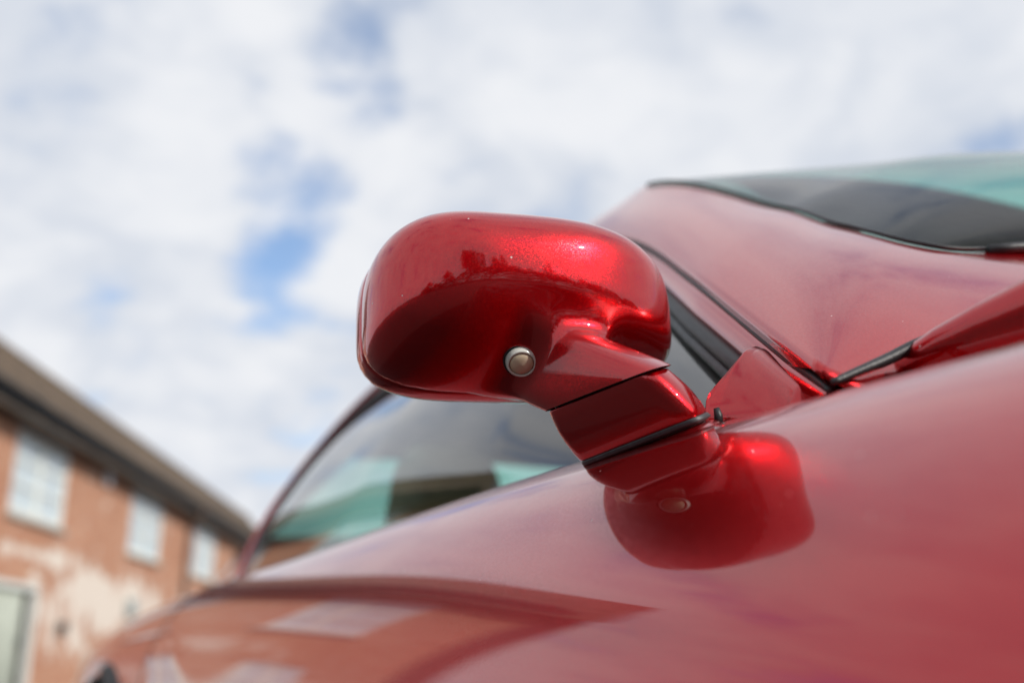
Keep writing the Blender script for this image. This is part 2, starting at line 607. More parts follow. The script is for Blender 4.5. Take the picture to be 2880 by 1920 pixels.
def plank_door(a, b, c, d, leafw=.19, gap=None):
    hi = b - (gap or 0.0) - .09
    dr = box('door', (a + .09, .10, c + .02), (hi, .125, d - .09), DOORG, house)
    x = a + .09
    while x < hi - .02:
        x2 = min(x + leafw, hi)
        box('plank', (x + .004, .075, c + .02), (x2 - .004, .099, d - .092), DOORG, dr, .004, 1)
        x = x2
    box('frame', (a, .0, c), (a + .088, .12, d), WFRAME, dr)
    box('frame', (b - .088, .0, c), (b, .12, d), WFRAME, dr)
    box('frame', (a + .089, .002, d - .088), (b - .089, .118, d), WFRAME, dr)
    if gap:      # dark opening beside the leaf
        box('doorway', (hi + .002, .60, c), (b - .089, .62, d - .09), DARK, dr)
    for z in (.35, 1.5):
        box('strap_hinge', (a + .10, .062, z), (a + .10 + min(.9, (hi - a) * .7), .0745, z + .05), FASCIA, dr)
    tube('handle', [(hi - .12, .03, 1.0), (hi - .12, .03, 1.06), (hi - .12, .03, 1.12)], .014, FASCIA, dr, 8)


plank_door(*doors[0], gap=.34)
for d in doors[1:]:
    plank_door(*d)

# fixtures on the wall
box('dark_end_strip', (S0 - .10, -.05, 0), (S0 + .22, -.003, 4.31), FASCIA, house)  # added dark strip, stands in for the shaded house end mirrored in the door
al = box('alarm_box', (20.55, -.09, 4.00), (20.80, -.003, 4.28), WHITE, house, .035, 3)
box('lamp_housing', (19.02, -.14, 1.22), (19.17, -.003, 1.40), FASCIA, house, .01)
box('meter_box', (22.78, -.12, 1.68), (23.2, -.003, 2.0), METALG, house, .012)


# ---------------------------------------------------------------- trees behind the photographer (seen mirrored in the paint)
BARK = simple('grey_brown_bark', (.085, .065, .048), .95, var=.3, vscale=6, bump=.8)


def leaf_mat():
    m, nt, out = new_mat('green_leaves')
    tc = nt.n('ShaderNodeTexCoord').outputs['Object']
    c = nt.mix(nt.ramp(nt.noise(tc, .9, 4), .35, .65), (.035, .065, .018, 1), (.085, .12, .035, 1))
    principled(nt, out, Base_Color=c, Roughness=.6)
    return m


LEAF = leaf_mat()


def tree_mesh(seed, h, spread):
    rg = np.random.default_rng(seed)
    path = [(0, 0, -.1)]
    for k in range(1, 7):
        path.append((rg.normal() * .12 * k / 3, rg.normal() * .12 * k / 3, h * .72 * k / 6))
    rad = np.linspace(.24, .05, 7) * h / 9
    Pt = tube_pts(path, rad, 9)
    V, F = grid(Pt, closed_v=True)
    V = list(map(tuple, V))
    cl = []
    for k in range(26):
        t = rg.uniform(.32, 1.0)
        base = np.array(path[2 + int(t * 3.9)])
        az = rg.uniform(0, 2 * np.pi)
        rr = spread * (1.05 - .6 * abs(t - .45)) * rg.uniform(.45, 1.0)
        tip = np.array([np.cos(az) * rr, np.sin(az) * rr, h * (.35 + .62 * t) + rg.normal() * .2])
        if k < 3: tip = np.array([rg.normal() * .4, rg.normal() * .4, h * (.85 + .05 * k)])
        cl.append((tip, rg.uniform(.55, 1.05) * h / 9))
        mid = (base + tip) / 2 + np.array([0, 0, .25])
        lp = tube_pts([base, mid, tip], [.07, .045, .015], 6)
        v2, f2 = grid(lp, closed_v=True)
        o = len(V)
        V += list(map(tuple, v2))
        F += [tuple(i + o for i in f) for f in f2]
    tv, tf = V, F
    LV, LF = [], []
    for c, r_ in cl:
        n_ = int(240 * r_)
        d = rg.normal(size=(n_, 3))
        d /= np.linalg.norm(d, axis=1)[:, None]
        pos = c + d * (rg.random((n_, 1)) ** .45) * r_ * np.array([1.25, 1.25, .85])
        for p in pos:
            a = rg.normal(size=3); a /= np.linalg.norm(a)
            b = np.cross(a, rg.normal(size=3)); b /= np.linalg.norm(b)
            s = rg.uniform(.09, .17)
            o = len(LV)
            LV += [tuple(p - a * s), tuple(p + b * s * .55), tuple(p + a * s), tuple(p - b * s * .55)]
            LF.append((o, o + 1, o + 2, o + 3))
    a = bpy.data.meshes.new('trunk'); a.from_pydata([tuple(map(float, q)) for q in tv], [], tf); a.materials.append(BARK)
    b = bpy.data.meshes.new('crown'); b.from_pydata([tuple(map(float, q)) for q in LV], [], LF); b.materials.append(LEAF)
    a.polygons.foreach_set('use_smooth', [True] * len(a.polygons))
    return a, b


kinds = [tree_mesh(3, 8.5, 2.6), tree_mesh(8, 7.0, 2.9), tree_mesh(21, 10.0, 2.7)]
# far belt of woodland closing the view behind the yard: one mass of leaves
rg = np.random.default_rng(77)
WV, WF = [], []
azs = np.radians(np.array([100., 112, 122, 132, 142, 150, 158, 166, 174, 182, 190, 200, 214]))
hts = np.array([3.5, 5.0, 6.2, 7.0, 8.8, 9.6, 9.8, 9.0, 7.6, 6.0, 4.6, 3.6, 3.0])
hf = spline(azs, hts)
for q_ in range(14000):
    a_ = rg.uniform(azs[0], azs[-1])
    hh = float(hf(a_)[0]) * (1 + .16 * math.sin(a_ * 31 + 1) + .10 * math.sin(a_ * 67))
    rr_ = 24 + rg.normal() * .9
    z_ = hh * rg.random() ** .75
    p = np.array([rr_ * math.sin(a_), rr_ * math.cos(a_), z_ + rg.normal() * .12])
    a = rg.normal(size=3); a /= np.linalg.norm(a)
    b = np.cross(a, rg.normal(size=3)); b /= np.linalg.norm(b)
    sz = rg.uniform(.16, .34)
    o = len(WV)
    WV += [p - a * sz, p + b * sz * .6, p + a * sz, p - b * sz * .6]
    WF.append((o, o + 1, o + 2, o + 3))
tag(mesh('woodland', WV, WF, LEAF, smooth=False), 'dark belt of woodland mirrored in the red paint', 'woodland', kind='stuff')

for i, (x, y, k, s, lab) in enumerate([
        (-9.5, -19, 0, .62, 'small tree nearest the house in the reflected row'),
        (-3.5, -19, 2, .72, 'slim tree left of the tallest in the reflected row'),
        (3.0, -18, 2, .95, 'tallest broadleaf tree in the middle of the reflected row'),
        (8.0, -17.5, 0, 1.0, 'broadleaf tree just right of the tallest in the reflected row'),
        (12.5, -15.5, 1, .92, 'broad tree second from the sunny end of the reflected row'),
        (17, -12, 0, .72, 'last tree on the sunny end of the reflected row'),
        ]):
    t = empty('broadleaf_tree', (x, y, 0), i * 1.3)
    t.scale = (s, s, s)
    tag(t, lab + ' behind the camera', 'tree', 'trees mirrored in the red paint')
    link('trunk', kinds[k][0], None, t, smooth=False)
    link('crown', kinds[k][1], None, t, smooth=False)


# ---------------------------------------------------------------- the red sports car
# local axes: x = inward from the driver-side belt line, y = towards the tail, z = up.  centre line at x = XC
XC = .76
car = empty('sports_car', (.046, .718, 0), R(25))
tag(car, 'red metallic sports coupe seen close up past its door mirror', 'car')


def flipx(P):
    P = np.array(P, float)
    P[..., 0] = 2 * XC - P[..., 0]
    return P


def pair(name, P, mat, closed_v=False, flip=False, both=True, label=None):
    V, F = grid(P, flip, closed_v)
    o = mesh(name, V, F, mat, car)
    if label: o['label'] = label
    if both:
        V, F = grid(flipx(P), not flip, closed_v)
        mesh(name, V, F, mat, car)
    return o


# ---- body sides: one smooth skin through cross sections
prof = np.array([(.045, .800), (.032, .836), (.006, .852), (-.025, .847), (-.055, .828), (-.083, .793), (-.103, .750), (-.117, .695),
                 (-.123, .62), (-.118, .52), (-.112, .40), (-.118, .28), (-.10, .20), (-.02, .165), (.15, .16)])
us = np.array([-2.02, -1.9, -1.65, -1.3, -.95, -.65, -.375, -.16, 0, .3, .6, .9, 1.2, 1.45, 1.7, 1.95, 2.2, 2.42, 2.55])
zc = np.array([.58, .625, .70, .765, .802, .819, .8335, .8435, .8485, .852, .852, .852, .850, .846, .838, .826, .80, .765, .72])
vs = np.array([.42, .24, .08, -.03, -.062, -.045, -.021, -.007, -.002, 0, 0, -.003, -.016, -.04, -.066, -.072, -.04, .06, .26])
zcf, vsf = spline(us, zc), spline(us, vs)
crf = spline([-2.02, -1.3, -.95, -.65, -.375, -.16, 0, .3, 1.0, 2.55], [0, .0, .003, .006, .004, .0015, .000, 0, 0, 0])      # crest line drawing inboard over the front wing


def section(u):
    z_c, sh = float(zcf(u)[0]), float(vsf(u)[0])
    p = prof.copy()
    k = (z_c - .2) / .652
    hi = p[:, 1] > .2
    p[hi, 1] = .2 + (p[hi, 1] - .2) * k
    w = np.clip((.865 - prof[:, 1]) / .13, 0, 1)
    w = w * w * (3 - 2 * w)
    p[:, 0] += sh * (.45 + .55 * w) if sh < 0 else sh
    p[:, 0] += float(crf(u)[0]) * (1 - w)
    r_ = np.clip((u - 1.22) / .25, 0, 1)
    r_ = r_ * r_ * (3 - 2 * r_)
    p[1] = p[1] * (1 - r_) + np.array([.10, z_c + .012]) * r_
    p[0] = p[0] * (1 - r_) + np.array([.26, z_c + .030]) * r_
    # hollow flank behind the front wheel, as on the door
    return p


uu = np.concatenate([np.linspace(-2.02, -.6, 96), np.linspace(-.585, .6, 150), np.linspace(.608, 1.4, 70), np.linspace(1.415, 2.55, 96)])
tt = chord(prof)
td = np.concatenate([np.linspace(tt[0], tt[9], 110), np.linspace(tt[9], tt[-1], 26)[1:]])
SK = np.array([np.insert(spline(tt, section(u))(td), 1, u, axis=1) for u in uu])


def skin_part(name, i0, i1, wheel=None):
    for m_ in (0, 1):
        Pn = SK[i0:i1 + 1] if not m_ else flipx(SK[i0:i1 + 1])
        V, F = grid(Pn, bool(m_))
        if wheel:
            c = np.array([V[list(f)].mean(0) for f in F])
            keep = (c[:, 1] - wheel[0]) ** 2 + (c[:, 2] - wheel[1]) ** 2 > wheel[2] ** 2
            F = [f for f, k in zip(F, keep) if k]
        mesh(name, V, F, PAINT, car)


FA, RA = (-1.02, .32, .365), (1.58, .325, .375)
i_a = int(np.argmin(abs(uu + .75)))
i_b = int(np.argmin(abs(uu - 1.24)))
skin_part('front_wing', 0, int(np.argmin(abs(uu + .585))), FA)
skin_part('door', int(np.argmin(abs(uu + .585))), i_b)
skin_part('rear_wing', i_b, len(uu) - 1, RA)

for iu in (int(np.argmin(abs(uu + .585))), i_b):      # door shut lines
    gp_ = SK[iu, 12:116] + np.array([.0012, 0, 0])
    for fp in (gp_, flipx(gp_)):
        tube('shut_line', fp, .0022, RUBBER, car, 6)

# ---- bonnet, standing proud of the wings
bprof_v = np.array([.074, .066, .057, .051, .0495, .052, .062, .085, .13, .22, .40, XC])
bprof_z = np.array([-.030, .000, .018, .034, .043, .049, .053, .056, .061, .070, .085, .10])
bs = spline(chord(np.stack([bprof_v, bprof_z], 1)), np.stack([bprof_v, bprof_z], 1))
bt = bs(np.linspace(0, chord(np.stack([bprof_v, bprof_z], 1))[-1], 44))
humpf = spline([-2.0, -1.5, -.9, -.5, -.36, -.30, -.25, -.21, -.17], [.15, .8, 1.15, 1.18, 1.08, .92, .68, .34, -.05])
rows = []
for s in np.linspace(0, 1, 60) ** .8:
    row = []
    for v, dz in bt:
        ur = -.172 - .020 * min(1, max(0, v - .048) / .10) - .10 * ((v - .044) / (XC - .044)) ** 2
        u = -2.0 + (ur + 2.0) * s
        z_c = float(zcf(u)[0])
        hump = float(humpf(u)[0])
        vv = v + max(0, float(vsf(u)[0])) * (1 - v / XC)
        e = max(0, (s - .985) / .015)
        fd = min(1, max(0, (u + .48) / .26)); fd = fd * fd * (3 - 2 * fd)
        row.append((vv, u, z_c + dz * hump + .12 * max(0, min(v, .30) - .08) * fd - .004 * e ** 2))
    rows.append(row)
lip = [(p[0], p[1] - .004, p[2] - .016) for p in rows[-1]]
lip2 = [(p[0], p[1] - .03, p[2] - .022) for p in rows[-1]]
P = np.array(rows + [lip, lip2])
PF = np.concatenate([P, flipx(P)[:, ::-1][:, 1:]], axis=1)
V, F = grid(PF)
mesh('bonnet', V, F, PAINT, car)
gapl = [(.036, u, float(zcf(u)[0]) - .010) for u in np.linspace(-1.6, -.30, 40)]
for fp in (np.array(gapl), flipx(gapl)):
    tube('bonnet_gap_shade', fp, .008, RUBBER, car, 8)  # black tube stands in for the shadow in the wing gap
# nose panel closing the front
nz = SK[0][:112]
Pn = np.array([nz + (flipx(nz) - nz) * t + np.array([0, -.22 * 4 * t * (1 - t), 0]) for t in np.linspace(0, 1, 24)])
V, F = grid(Pn)
mesh('nose', V, F, PAINT, car)
tl = SK[-1][:118]
Pn = np.array([tl + (flipx(tl) - tl) * t + np.array([0, .12 * 4 * t * (1 - t), .02 * 4 * t * (1 - t)]) for t in np.linspace(0, 1, 24)])
V, F = grid(Pn, True)
mesh('tail', V, F, PAINT, car)
# rear deck
dk = SK[i_b + 6:, 0]
Pn = np.array([dk + (flipx(dk) - dk) * t + np.array([0, 0, .03 * 4 * t * (1 - t)]) for t in np.linspace(0, 1, 20)])
V, F = grid(Pn)
mesh('boot_lid', V, F, PAINT, car)

# ---- greenhouse frame: scuttle, windscreen pillar and roof rail in one pressing
Lp = np.array([(.76, -.41, .915), (.45, -.375, .890), (.28, -.342, .862), (.155, -.315, .840), (.082, -.295, .832), (.032, -.270, .835), (.003, -.244, .854),
               (.021, -.196, .885), (.048, -.125, .931), (.076, -.050, .980), (.107, .029, 1.029), (.149, .146, 1.099), (.19, .300, 1.165),
               (.215, .50, 1.205), (.222, .80, 1.218), (.212, 1.157, 1.204), (.171, 1.35, 1.136), (.125, 1.42, 1.058), (.076, 1.41, .977), (.025, 1.30, .891), (.0, 1.22, .840)])
Wp = np.array([(.76, -.250, 1.022), (.45, -.218, 1.0128), (.32, -.1854, 1.0014), (.235, -.158, .991), (.203, -.147, .991), (.193, -.130, 1.000), (.190, -.110, 1.012),
               (.194, -.078, 1.031), (.20, -.046, 1.05), (.212, .000, 1.080), (.225, .054, 1.111), (.243, .163, 1.178), (.265, .306, 1.246),
               (.30, .48, 1.275), (.33, .80, 1.287), (.33, 1.15, 1.268), (.31, 1.40, 1.225), (.27, 1.60, 1.16), (.21, 1.80, 1.07), (.15, 2.0, .97), (.10, 2.15, .86)])
ti = np.arange(21.0)
La, Lb = spline(ti[:7], Lp[:7]), spline(ti[6:], Lp[6:])
Wf = spline(ti, Wp)


def Lf(x):
    x = np.atleast_1d(x)
    return np.where((x <= 6)[:, None], La(np.minimum(x, 6)), Lb(np.maximum(x, 6)))


ss = np.concatenate([np.linspace(0, 3, 10)[:-1], np.linspace(3, 6, 40)[:-1], np.linspace(6, 13, 90)[:-1], np.linspace(13, 20, 70)])
Lc, Wc = Lf(ss), Wf(ss)
T = np.gradient((Lc + Wc) / 2, axis=0)
Nn = np.cross(Wc - Lc, T)
Nn /= np.linalg.norm(Nn, axis=1)[:, None]
Nn[Nn[:, 2] < 0] *= -1
k_ = np.hanning(9); k_ /= k_.sum()
Nn = np.stack([np.convolve(np.pad(Nn[:, c], 4, mode='edge'), k_, 'valid') for c in range(3)], 1)
wd = np.linalg.norm(Wc - Lc, axis=1)
bul = np.interp(ss, [0, 3, 6, 9, 12, 14, 17, 20], [.02, .03, .04, .06, .09, .07, .02, .02])
rows = []
# rolled edge at the window side, then the crowned face
roll = np.clip((ss - 6.3) / .7, 0, 1)[:, None]
for t, inn in [(-.03, -.010), (-.012, -.003), (0, 0)]:
    rows.append(Lc + (Wc - Lc) * t * .12 * roll + Nn * inn * roll)
for t in np.linspace(0, 1, 26)[1:]:
    rows.append(Lc + (Wc - Lc) * t)
rows.append(Wc - Nn * .006 + (Wc - Lc) * .01)
PILLAR = np.array(rows)
A = PILLAR[2:28].copy()
A[0], A[-1] = Lc, Wc
wsm = np.clip(np.interp(ss, [0, .6, 8, 13], [0, 1, 1, 0]), 0, 1)[None, 1:-1, None]
for _ in range(900):      # relax the pressing so that no crease runs out of the sharp foot of the pillar
    A[1:-1, 1:-1] += wsm * ((A[:-2, 1:-1] + A[2:, 1:-1] + A[1:-1, :-2] + A[1:-1, 2:]) / 4 - A[1:-1, 1:-1])
tb = np.linspace(0, 1, 26)
bsm = spline([0, 3, 6, 9, 12, 14, 17, 20], [.02, .03, .04, .06, .08, .06, .02, .02])(ss)
A += (Nn[None] * (bsm * wd)[None, :, None]) * (4 * tb * (1 - tb))[:, None, None]
PILLAR[2:28] = A
pair('pillar', PILLAR, PAINT)

gp = spline(np.arange(5.), np.array([(.004, -.250, .850), (.022, -.252, .858), (.040, -.253, .866), (.056, -.256, .874), (.072, -.262, .880)]))(np.linspace(0, 4, 30))
for fp in (gp, flipx(gp)):
    tube('scuttle_gap_shade', fp, np.interp(np.linspace(0, 1, 30), [0, .4, 1], [.002, .003, .0036]), RUBBER, car, 8)  # black tube painting the dark gap behind the bonnet's corner

# ---- roof panel
sr = np.linspace(12, 17.0, 40)
q = np.linspace(-1, 1, 40)


def cross(edge, crown_z, du, sh=2.3):
    """rows from the driver-side edge to the mirrored one"""
    out = []
    for e, cz, d in zip(edge, crown_z, du):
        half = XC - e[0]
        out.append([(XC + half * x, e[1] + d * (1 - abs(x) ** 2), e[2] + cz * (1 - abs(x) ** sh)) for x in q])
    return np.array(out)


We = Wf(sr)
RO = cross(We, np.linspace(.045, .03, 40), np.interp(sr, [12, 13, 15, 17.0], [-.05, -.03, 0, .06]))
V, F = grid(RO, True)
roof_o = mesh('roof', V, F, PAINT, car)
V, F = grid(RO[1:-1, 1:-1] - np.array([0, 0, .028]))
mesh('headliner', V, F, LINER, roof_o)
pair('pillar_lining', (PILLAR[2:-1:4, 40:] - Nn[40:] * .03)[:, ::3], LINER, flip=True)

# ---- windscreen
sw = np.linspace(3, 12, 60)
Ww = Wf(sw)
mid = (sw - 3) / 9
cen_z = 1.022 + (1.291 - 1.022) * mid + .055 * 4 * mid * (1 - mid)
cen_u = -.25 + (.256 + .25) * mid - .02 * 4 * mid * (1 - mid)
WS = []
for e, cz, cu in zip(Ww, cen_z, cen_u):
    half = XC - e[0]
    WS.append([(XC + half * x, e[1] + (cu - e[1]) * (1 - abs(x) ** 2.0), e[2] + (cz - e[2]) * (1 - abs(x) ** 2.3)) for x in np.linspace(-1, 1, 61)])
WS = np.array(WS)
V, F = grid(WS + np.array([0, 0, .002]), True)
ws_o = mesh('windscreen', V, F, SCREEN, car)
ws_o['label'] = 'teal tinted windscreen'


def wsi(a, b):      # bilinear lookup on the windscreen
    a = np.clip(a, 0, 59); b = np.clip(b, 0, 60)
    i, j = int(min(a, 58)), int(min(b, 59))
    f, g_ = a - i, b - j
    return (WS[i, j] * (1 - f) * (1 - g_) + WS[i + 1, j] * f * (1 - g_) + WS[i, j + 1] * (1 - f) * g_ + WS[i + 1, j + 1] * f * g_)


# black enamel border just under the glass
off = np.array([0, .001, -.003])
band = []
for a in np.linspace(0, 59, 60):      # side bands
    wdt = np.interp(a, [0, 6, 30, 48, 59], [.6, .3, .25, 1.0, 4.5])
    band.append([wsi(a, b) + off for b in np.linspace(0, wdt, 5)])
P = np.array(band)
V, F = grid(P, True); mesh('enamel_border', V, F, FRIT, ws_o)
V, F = grid(flipx(P)); mesh('enamel_border', V, F, FRIT, ws_o)
for a0, a1 in ((0, 2.2), (55.5, 59)):
    P = np.array([[wsi(a, b) + off * 1.3 for b in np.linspace(1, 59, 60)] for a in np.linspace(a0, a1, 4)])
    V, F = grid(P, True); mesh('enamel_border', V, F, FRIT, ws_o)
hd = [wsi(59, b) + np.array([0, .004, .002]) for b in np.linspace(0, 60, 60)]
tube('header_seal', hd, .0055 * np.minimum(1, np.minimum(np.arange(60), 59 - np.arange(60)) / 9 + .15), RUBBER, ws_o, 8)
bs_ = [wsi(0, b) + np.array([0, -.002, .0]) for b in np.linspace(0, 60, 60)]
tube('base_seal', bs_, .004, RUBBER, ws_o, 6)
lo_ = [wsi(a, 0) + np.array([-.002, -.002, .001]) for a in np.linspace(0, 59, 50)]
tube('edge_seal', lo_, .0014, RUBBER, ws_o, 6)

# ---- rear window
sb = np.linspace(17.0, 18.7, 20)
RB = cross(Wf(sb), np.linspace(.03, .03, 20), np.linspace(.06, .10, 20))
V, F = grid(RB, True)
rw = mesh('rear_window', V, F, SCREEN, car)
sb2 = np.linspace(18.7, 20, 14)
TP = cross(Wf(sb2), np.linspace(.03, .02, 14), np.linspace(.10, .12, 14))
V, F = grid(TP, True)
mesh('tail_panel', V, F, PAINT, car)
for e in (0, -1):
    tube('rear_window_seal', RB[:, e], .007, RUBBER, rw, 6)
tube('rear_window_seal', RB[0], .007, RUBBER, rw, 6)
tube('rear_window_seal', RB[-1], .007, RUBBER, rw, 6)

# ---- side glass with painted flange and rubber seal inside the pillar edge
sg = np.linspace(6.0, 20, 120)
Lg = Lf(sg)
Ng = np.array([-1, 0, .6]) / math.hypot(1, .6)
Tg = np.gradient(Lg, axis=0)
Tg /= np.linalg.norm(Tg, axis=1)[:, None]
In = np.cross(Tg, Ng)
cen = np.array([.08, .6, .98])
if ((cen - Lg) * In).sum() < 0: In = -In
for c in range(3):
    In[:, c] = np.convolve(np.pad(In[:, c], 6, mode='edge'), np.hanning(13) / np.hanning(13).sum(), 'valid')
w_in = np.interp(sg, [6, 7, 9, 11, 14, 16, 18, 20], [.014, .020, .024, .022, .014, .004, .003, .003])[:, None]
fl = np.array([Lg - Ng * .004 + In * -.002, Lg - Ng * .010 + In * .0005, Lg - Ng * .012 + In * w_in * .12, Lg - Ng * .007 + In * w_in * .2,
               Lg - Ng * .0075 + In * w_in * .5, Lg - Ng * .010 + In * w_in * .85, Lg - Ng * .016 + In * w_in])
pair('window_flange', fl, PAINT, flip=True)
sealp = Lg - Ng * .016 + In * (w_in + .004)
seal2 = Lg - Ng * .020 + In * (w_in + .013)
for fp in (sealp, flipx(sealp)):
    tube('window_seal', fp, np.interp(sg, [6, 9, 13, 16, 20], [.0055, .0065, .006, .010, .009]), RUBBER, car, 8)
groove = Lg - Ng * .008 + In * .0025
for fp in (groove, flipx(groove)):
    tube('pillar_gap_shade', fp, np.interp(sg, [6, 7, 12, 16, 20], [.002, .0038, .0036, .002, .002]), RUBBER, car, 8)  # black tube draws the shaded gap line along the pillar edge
for fp in (seal2, flipx(seal2)):
    tube('glass_run', fp, .0045, GASKET, car, 8)
top = Lg - Ng * .024 + In * (w_in + .016)
ub = np.interp(sg, [6, 8, 11, 14, 16, 20], [-.20, -.10, .15, .80, 1.10, 1.20])
bot = np.stack([np.full(120, -.012), ub, np.full(120, .815)], 1)
GLS = np.array([bot + (top - bot) * t + np.array([-1, 0, .6]) / 1.166 * (np.interp(sg, [6, 11, 13, 15, 17, 20], [.118, .118, .112, .075, .035, .02]) * np.linalg.norm(top - bot, axis=1) * 4 * t * (1 - t))[:, None] for t in np.linspace(0, 1, 24)])
pair('door_glass', GLS, GLASS, label='teal tinted door glass')
wl = np.stack([np.full(60, .0145), np.linspace(-.20, 1.23, 60), zcf(np.linspace(-.20, 1.23, 60)) - .0005], 1)
for fp in (wl, flipx(wl)):
    tube('waist_seal', fp, .0042, GASKET, car, 8)

# painted corner block where the glass meets the pillar foot
bmv = bmesh.new()
bl = [(-0.0082, -0.1522, 0.8379), (0.0067, -0.2184, 0.8329), (0.0107, -0.2184, 0.8579), (0.0295, -0.1652, 0.8952), (0.0321, -0.1494, 0.9015), (-0.0042, -0.1522, 0.8679)]
o1 = [bmv.verts.new(p) for p in bl]
o2 = [bmv.verts.new((p[0] + .045, p[1] + .006, p[2] - .004)) for p in bl]
bmv.faces.new(o1)
bmv.faces.new(o2[::-1])
for k in range(len(bl)):
    bmv.faces.new((o1[k], o2[k], o2[(k + 1) % 6], o1[(k + 1) % 6]))
bmesh.ops.recalc_face_normals(bmv, faces=bmv.faces[:])
bmesh.ops.bevel(bmv, geom=bmv.edges[:], offset=.008, segments=6, affect='EDGES', profile=.5, clamp_overlap=True)
me = bpy.data.meshes.new('corner_block')
bmv.to_mesh(me); bmv.free()
link('corner_block', me, PAINT, car)
# rubber bung between block and pillar
pth = np.array([(.056, -.150, .893), (.046, -.176, .884), (.034, -.205, .868), (.022, -.228, .856)])
tube('corner_seal', spline(np.arange(4.), pth)(np.linspace(0, 3, 24)), .0065, RUBBER, car, 8)


# ---- door mirror: the shell and its neck are one moulded surface (implicit, meshed with surface nets)
MC = np.array([-0.0938, -0.0513, 0.9182])
E1 = np.array([0.9838, -0.1753, 0.0376]); E2 = np.array([-0.0370, 0.0065, 0.9993]); E3 = np.array([-0.1754, -0.9845, 0.0000])
aL, aR, bT, bB, nn_, MD, mm_, SY = .0773, .1209, .0624, .0386, 3.3, .0674, 2.4, .0216
R1, F1, G1 = np.array([-0.0733, -0.0919, 0.8615]), np.array([-0.0536, -0.1767, 0.8678]), np.array([-0.0285, -0.1621, 0.8773])
R2, F2, G2 = np.array([-0.0452, -0.0830, 0.8333]), np.array([-0.0306, -0.1850, 0.8420]), np.array([-0.0079, -0.1693, 0.8515])
B1, B2 = R1 + (G1 - F1) * 1.0, R2 + (G2 - F2) * 1.0
S1c, S2c = [R1, F1, G1, B1], [R2, F2, G2, B2]
c1, c2 = np.mean(S1c, 0), np.mean(S2c, 0)
AX = np.array([-.021, .057, .033]); AX /= np.linalg.norm(AX)          # neck runs up, outboard and back into the shell
SN = np.cross(F1 - R1, G1 - F1); SN /= np.linalg.norm(SN)
if SN @ AX < 0: SN = -SN


def f_shell(p):
    d = p - MC
    x, y, z = d @ E1, d @ E2, d @ E3
    zz = np.maximum(z, 0) / MD
    y = y - SY * np.minimum(zz, 1.2) ** 1.5
    a = np.where(x > 0, aR, aL); b = np.where(y > 0, bT, bB)
    q = (abs(x / a) ** nn_ + abs(y / b) ** nn_) ** (mm_ / nn_) + zz ** mm_
    f = (q ** (1 / mm_) - 1) * .055
    return np.maximum(f, -z)


def f_neck(p):
    ds = []
    for i in range(4):
        a, b = S1c[i], S1c[(i + 1) % 4]
        nrm = np.cross(b - a, AX); nrm /= np.linalg.norm(nrm)
        if (c1 - a) @ nrm > 0: nrm = -nrm
        ds.append((p - a) @ nrm - .0032)
    ds.append((p - (c1 + AX * .078)) @ AX)
    ds.append(-((p - c1) @ SN) - .014)
    k = .0055
    ds = np.array(ds)
    mx = ds.max(0)
    f = mx + k * np.log(np.exp((ds - mx) / k).sum(0))
    return f


def f_mirror(p):
    a, b = f_shell(p), f_neck(p)
    k = .019
    h = np.clip(.5 + .5 * (b - a) / k, 0, 1)
    return b * (1 - h) + a * h - k * h * (1 - h)


def surface_net(f, lo, hi, step):
    ax = [np.arange(lo[k], hi[k], step) for k in range(3)]
    G = np.stack(np.meshgrid(*ax, indexing='ij'), -1)
    D = f(G.reshape(-1, 3)).reshape(G.shape[:3])
    s = D < 0
    nx, ny, nz_ = D.shape
    acc = np.zeros((nx - 1, ny - 1, nz_ - 1, 3)); cnt = np.zeros((nx - 1, ny - 1, nz_ - 1))
    corners = [(i, j, k) for i in (0, 1) for j in (0, 1) for k in (0, 1)]

    def sub(A, c):
        return A[c[0]:A.shape[0] - 1 + c[0], c[1]:A.shape[1] - 1 + c[1], c[2]:A.shape[2] - 1 + c[2]]
    for a in corners:
        for k in range(3):
            if a[k] == 0:
                b = list(a); b[k] = 1; b = tuple(b)
                da, db = sub(D, a), sub(D, b)
                cr = (da < 0) != (db < 0)
                t = np.where(cr, da / np.where(cr, da - db, 1), 0)
                pt = sub(G, a) + (sub(G, b) - sub(G, a)) * t[..., None]
                acc += pt * cr[..., None]; cnt += cr
    idx = -np.ones(cnt.shape, int)
    act = cnt > 0
    idx[act] = np.arange(act.sum())
    V = acc[act] / cnt[act][:, None]
    F = []
    for k in range(3):
        o1, o2 = (k + 1) % 3, (k + 2) % 3
        sl0 = [slice(None)] * 3; sl1 = [slice(None)] * 3
        sl0[k] = slice(0, -1); sl1[k] = slice(1, None)
        ch = np.argwhere(s[tuple(sl0)] != s[tuple(sl1)])
        for e in ch:
            if e[o1] == 0 or e[o2] == 0 or e[o1] >= idx.shape[o1] or e[o2] >= idx.shape[o2]: continue
            q = []
            for d1, d2 in ((0, 0), (1, 0), (1, 1), (0, 1)):
                c = list(e); c[o1] -= d1; c[o2] -= d2
                q.append(idx[tuple(c)])
            if min(q) < 0: continue
            F.append(tuple(q) if s[tuple(e)] else tuple(q[::-1]))
    for _ in range(6):
        h = 2e-5
        g = np.stack([(f(V + np.eye(3)[k] * h) - f(V - np.eye(3)[k] * h)) / (2 * h) for k in range(3)], 1)
        fv = f(V)
        st = fv[:, None] * g / np.maximum((g * g).sum(1), 1e-6)[:, None]
        ln = np.linalg.norm(st, axis=1)[:, None]
        V = V - st * np.minimum(1, step / np.maximum(ln, 1e-9))
    return V, F


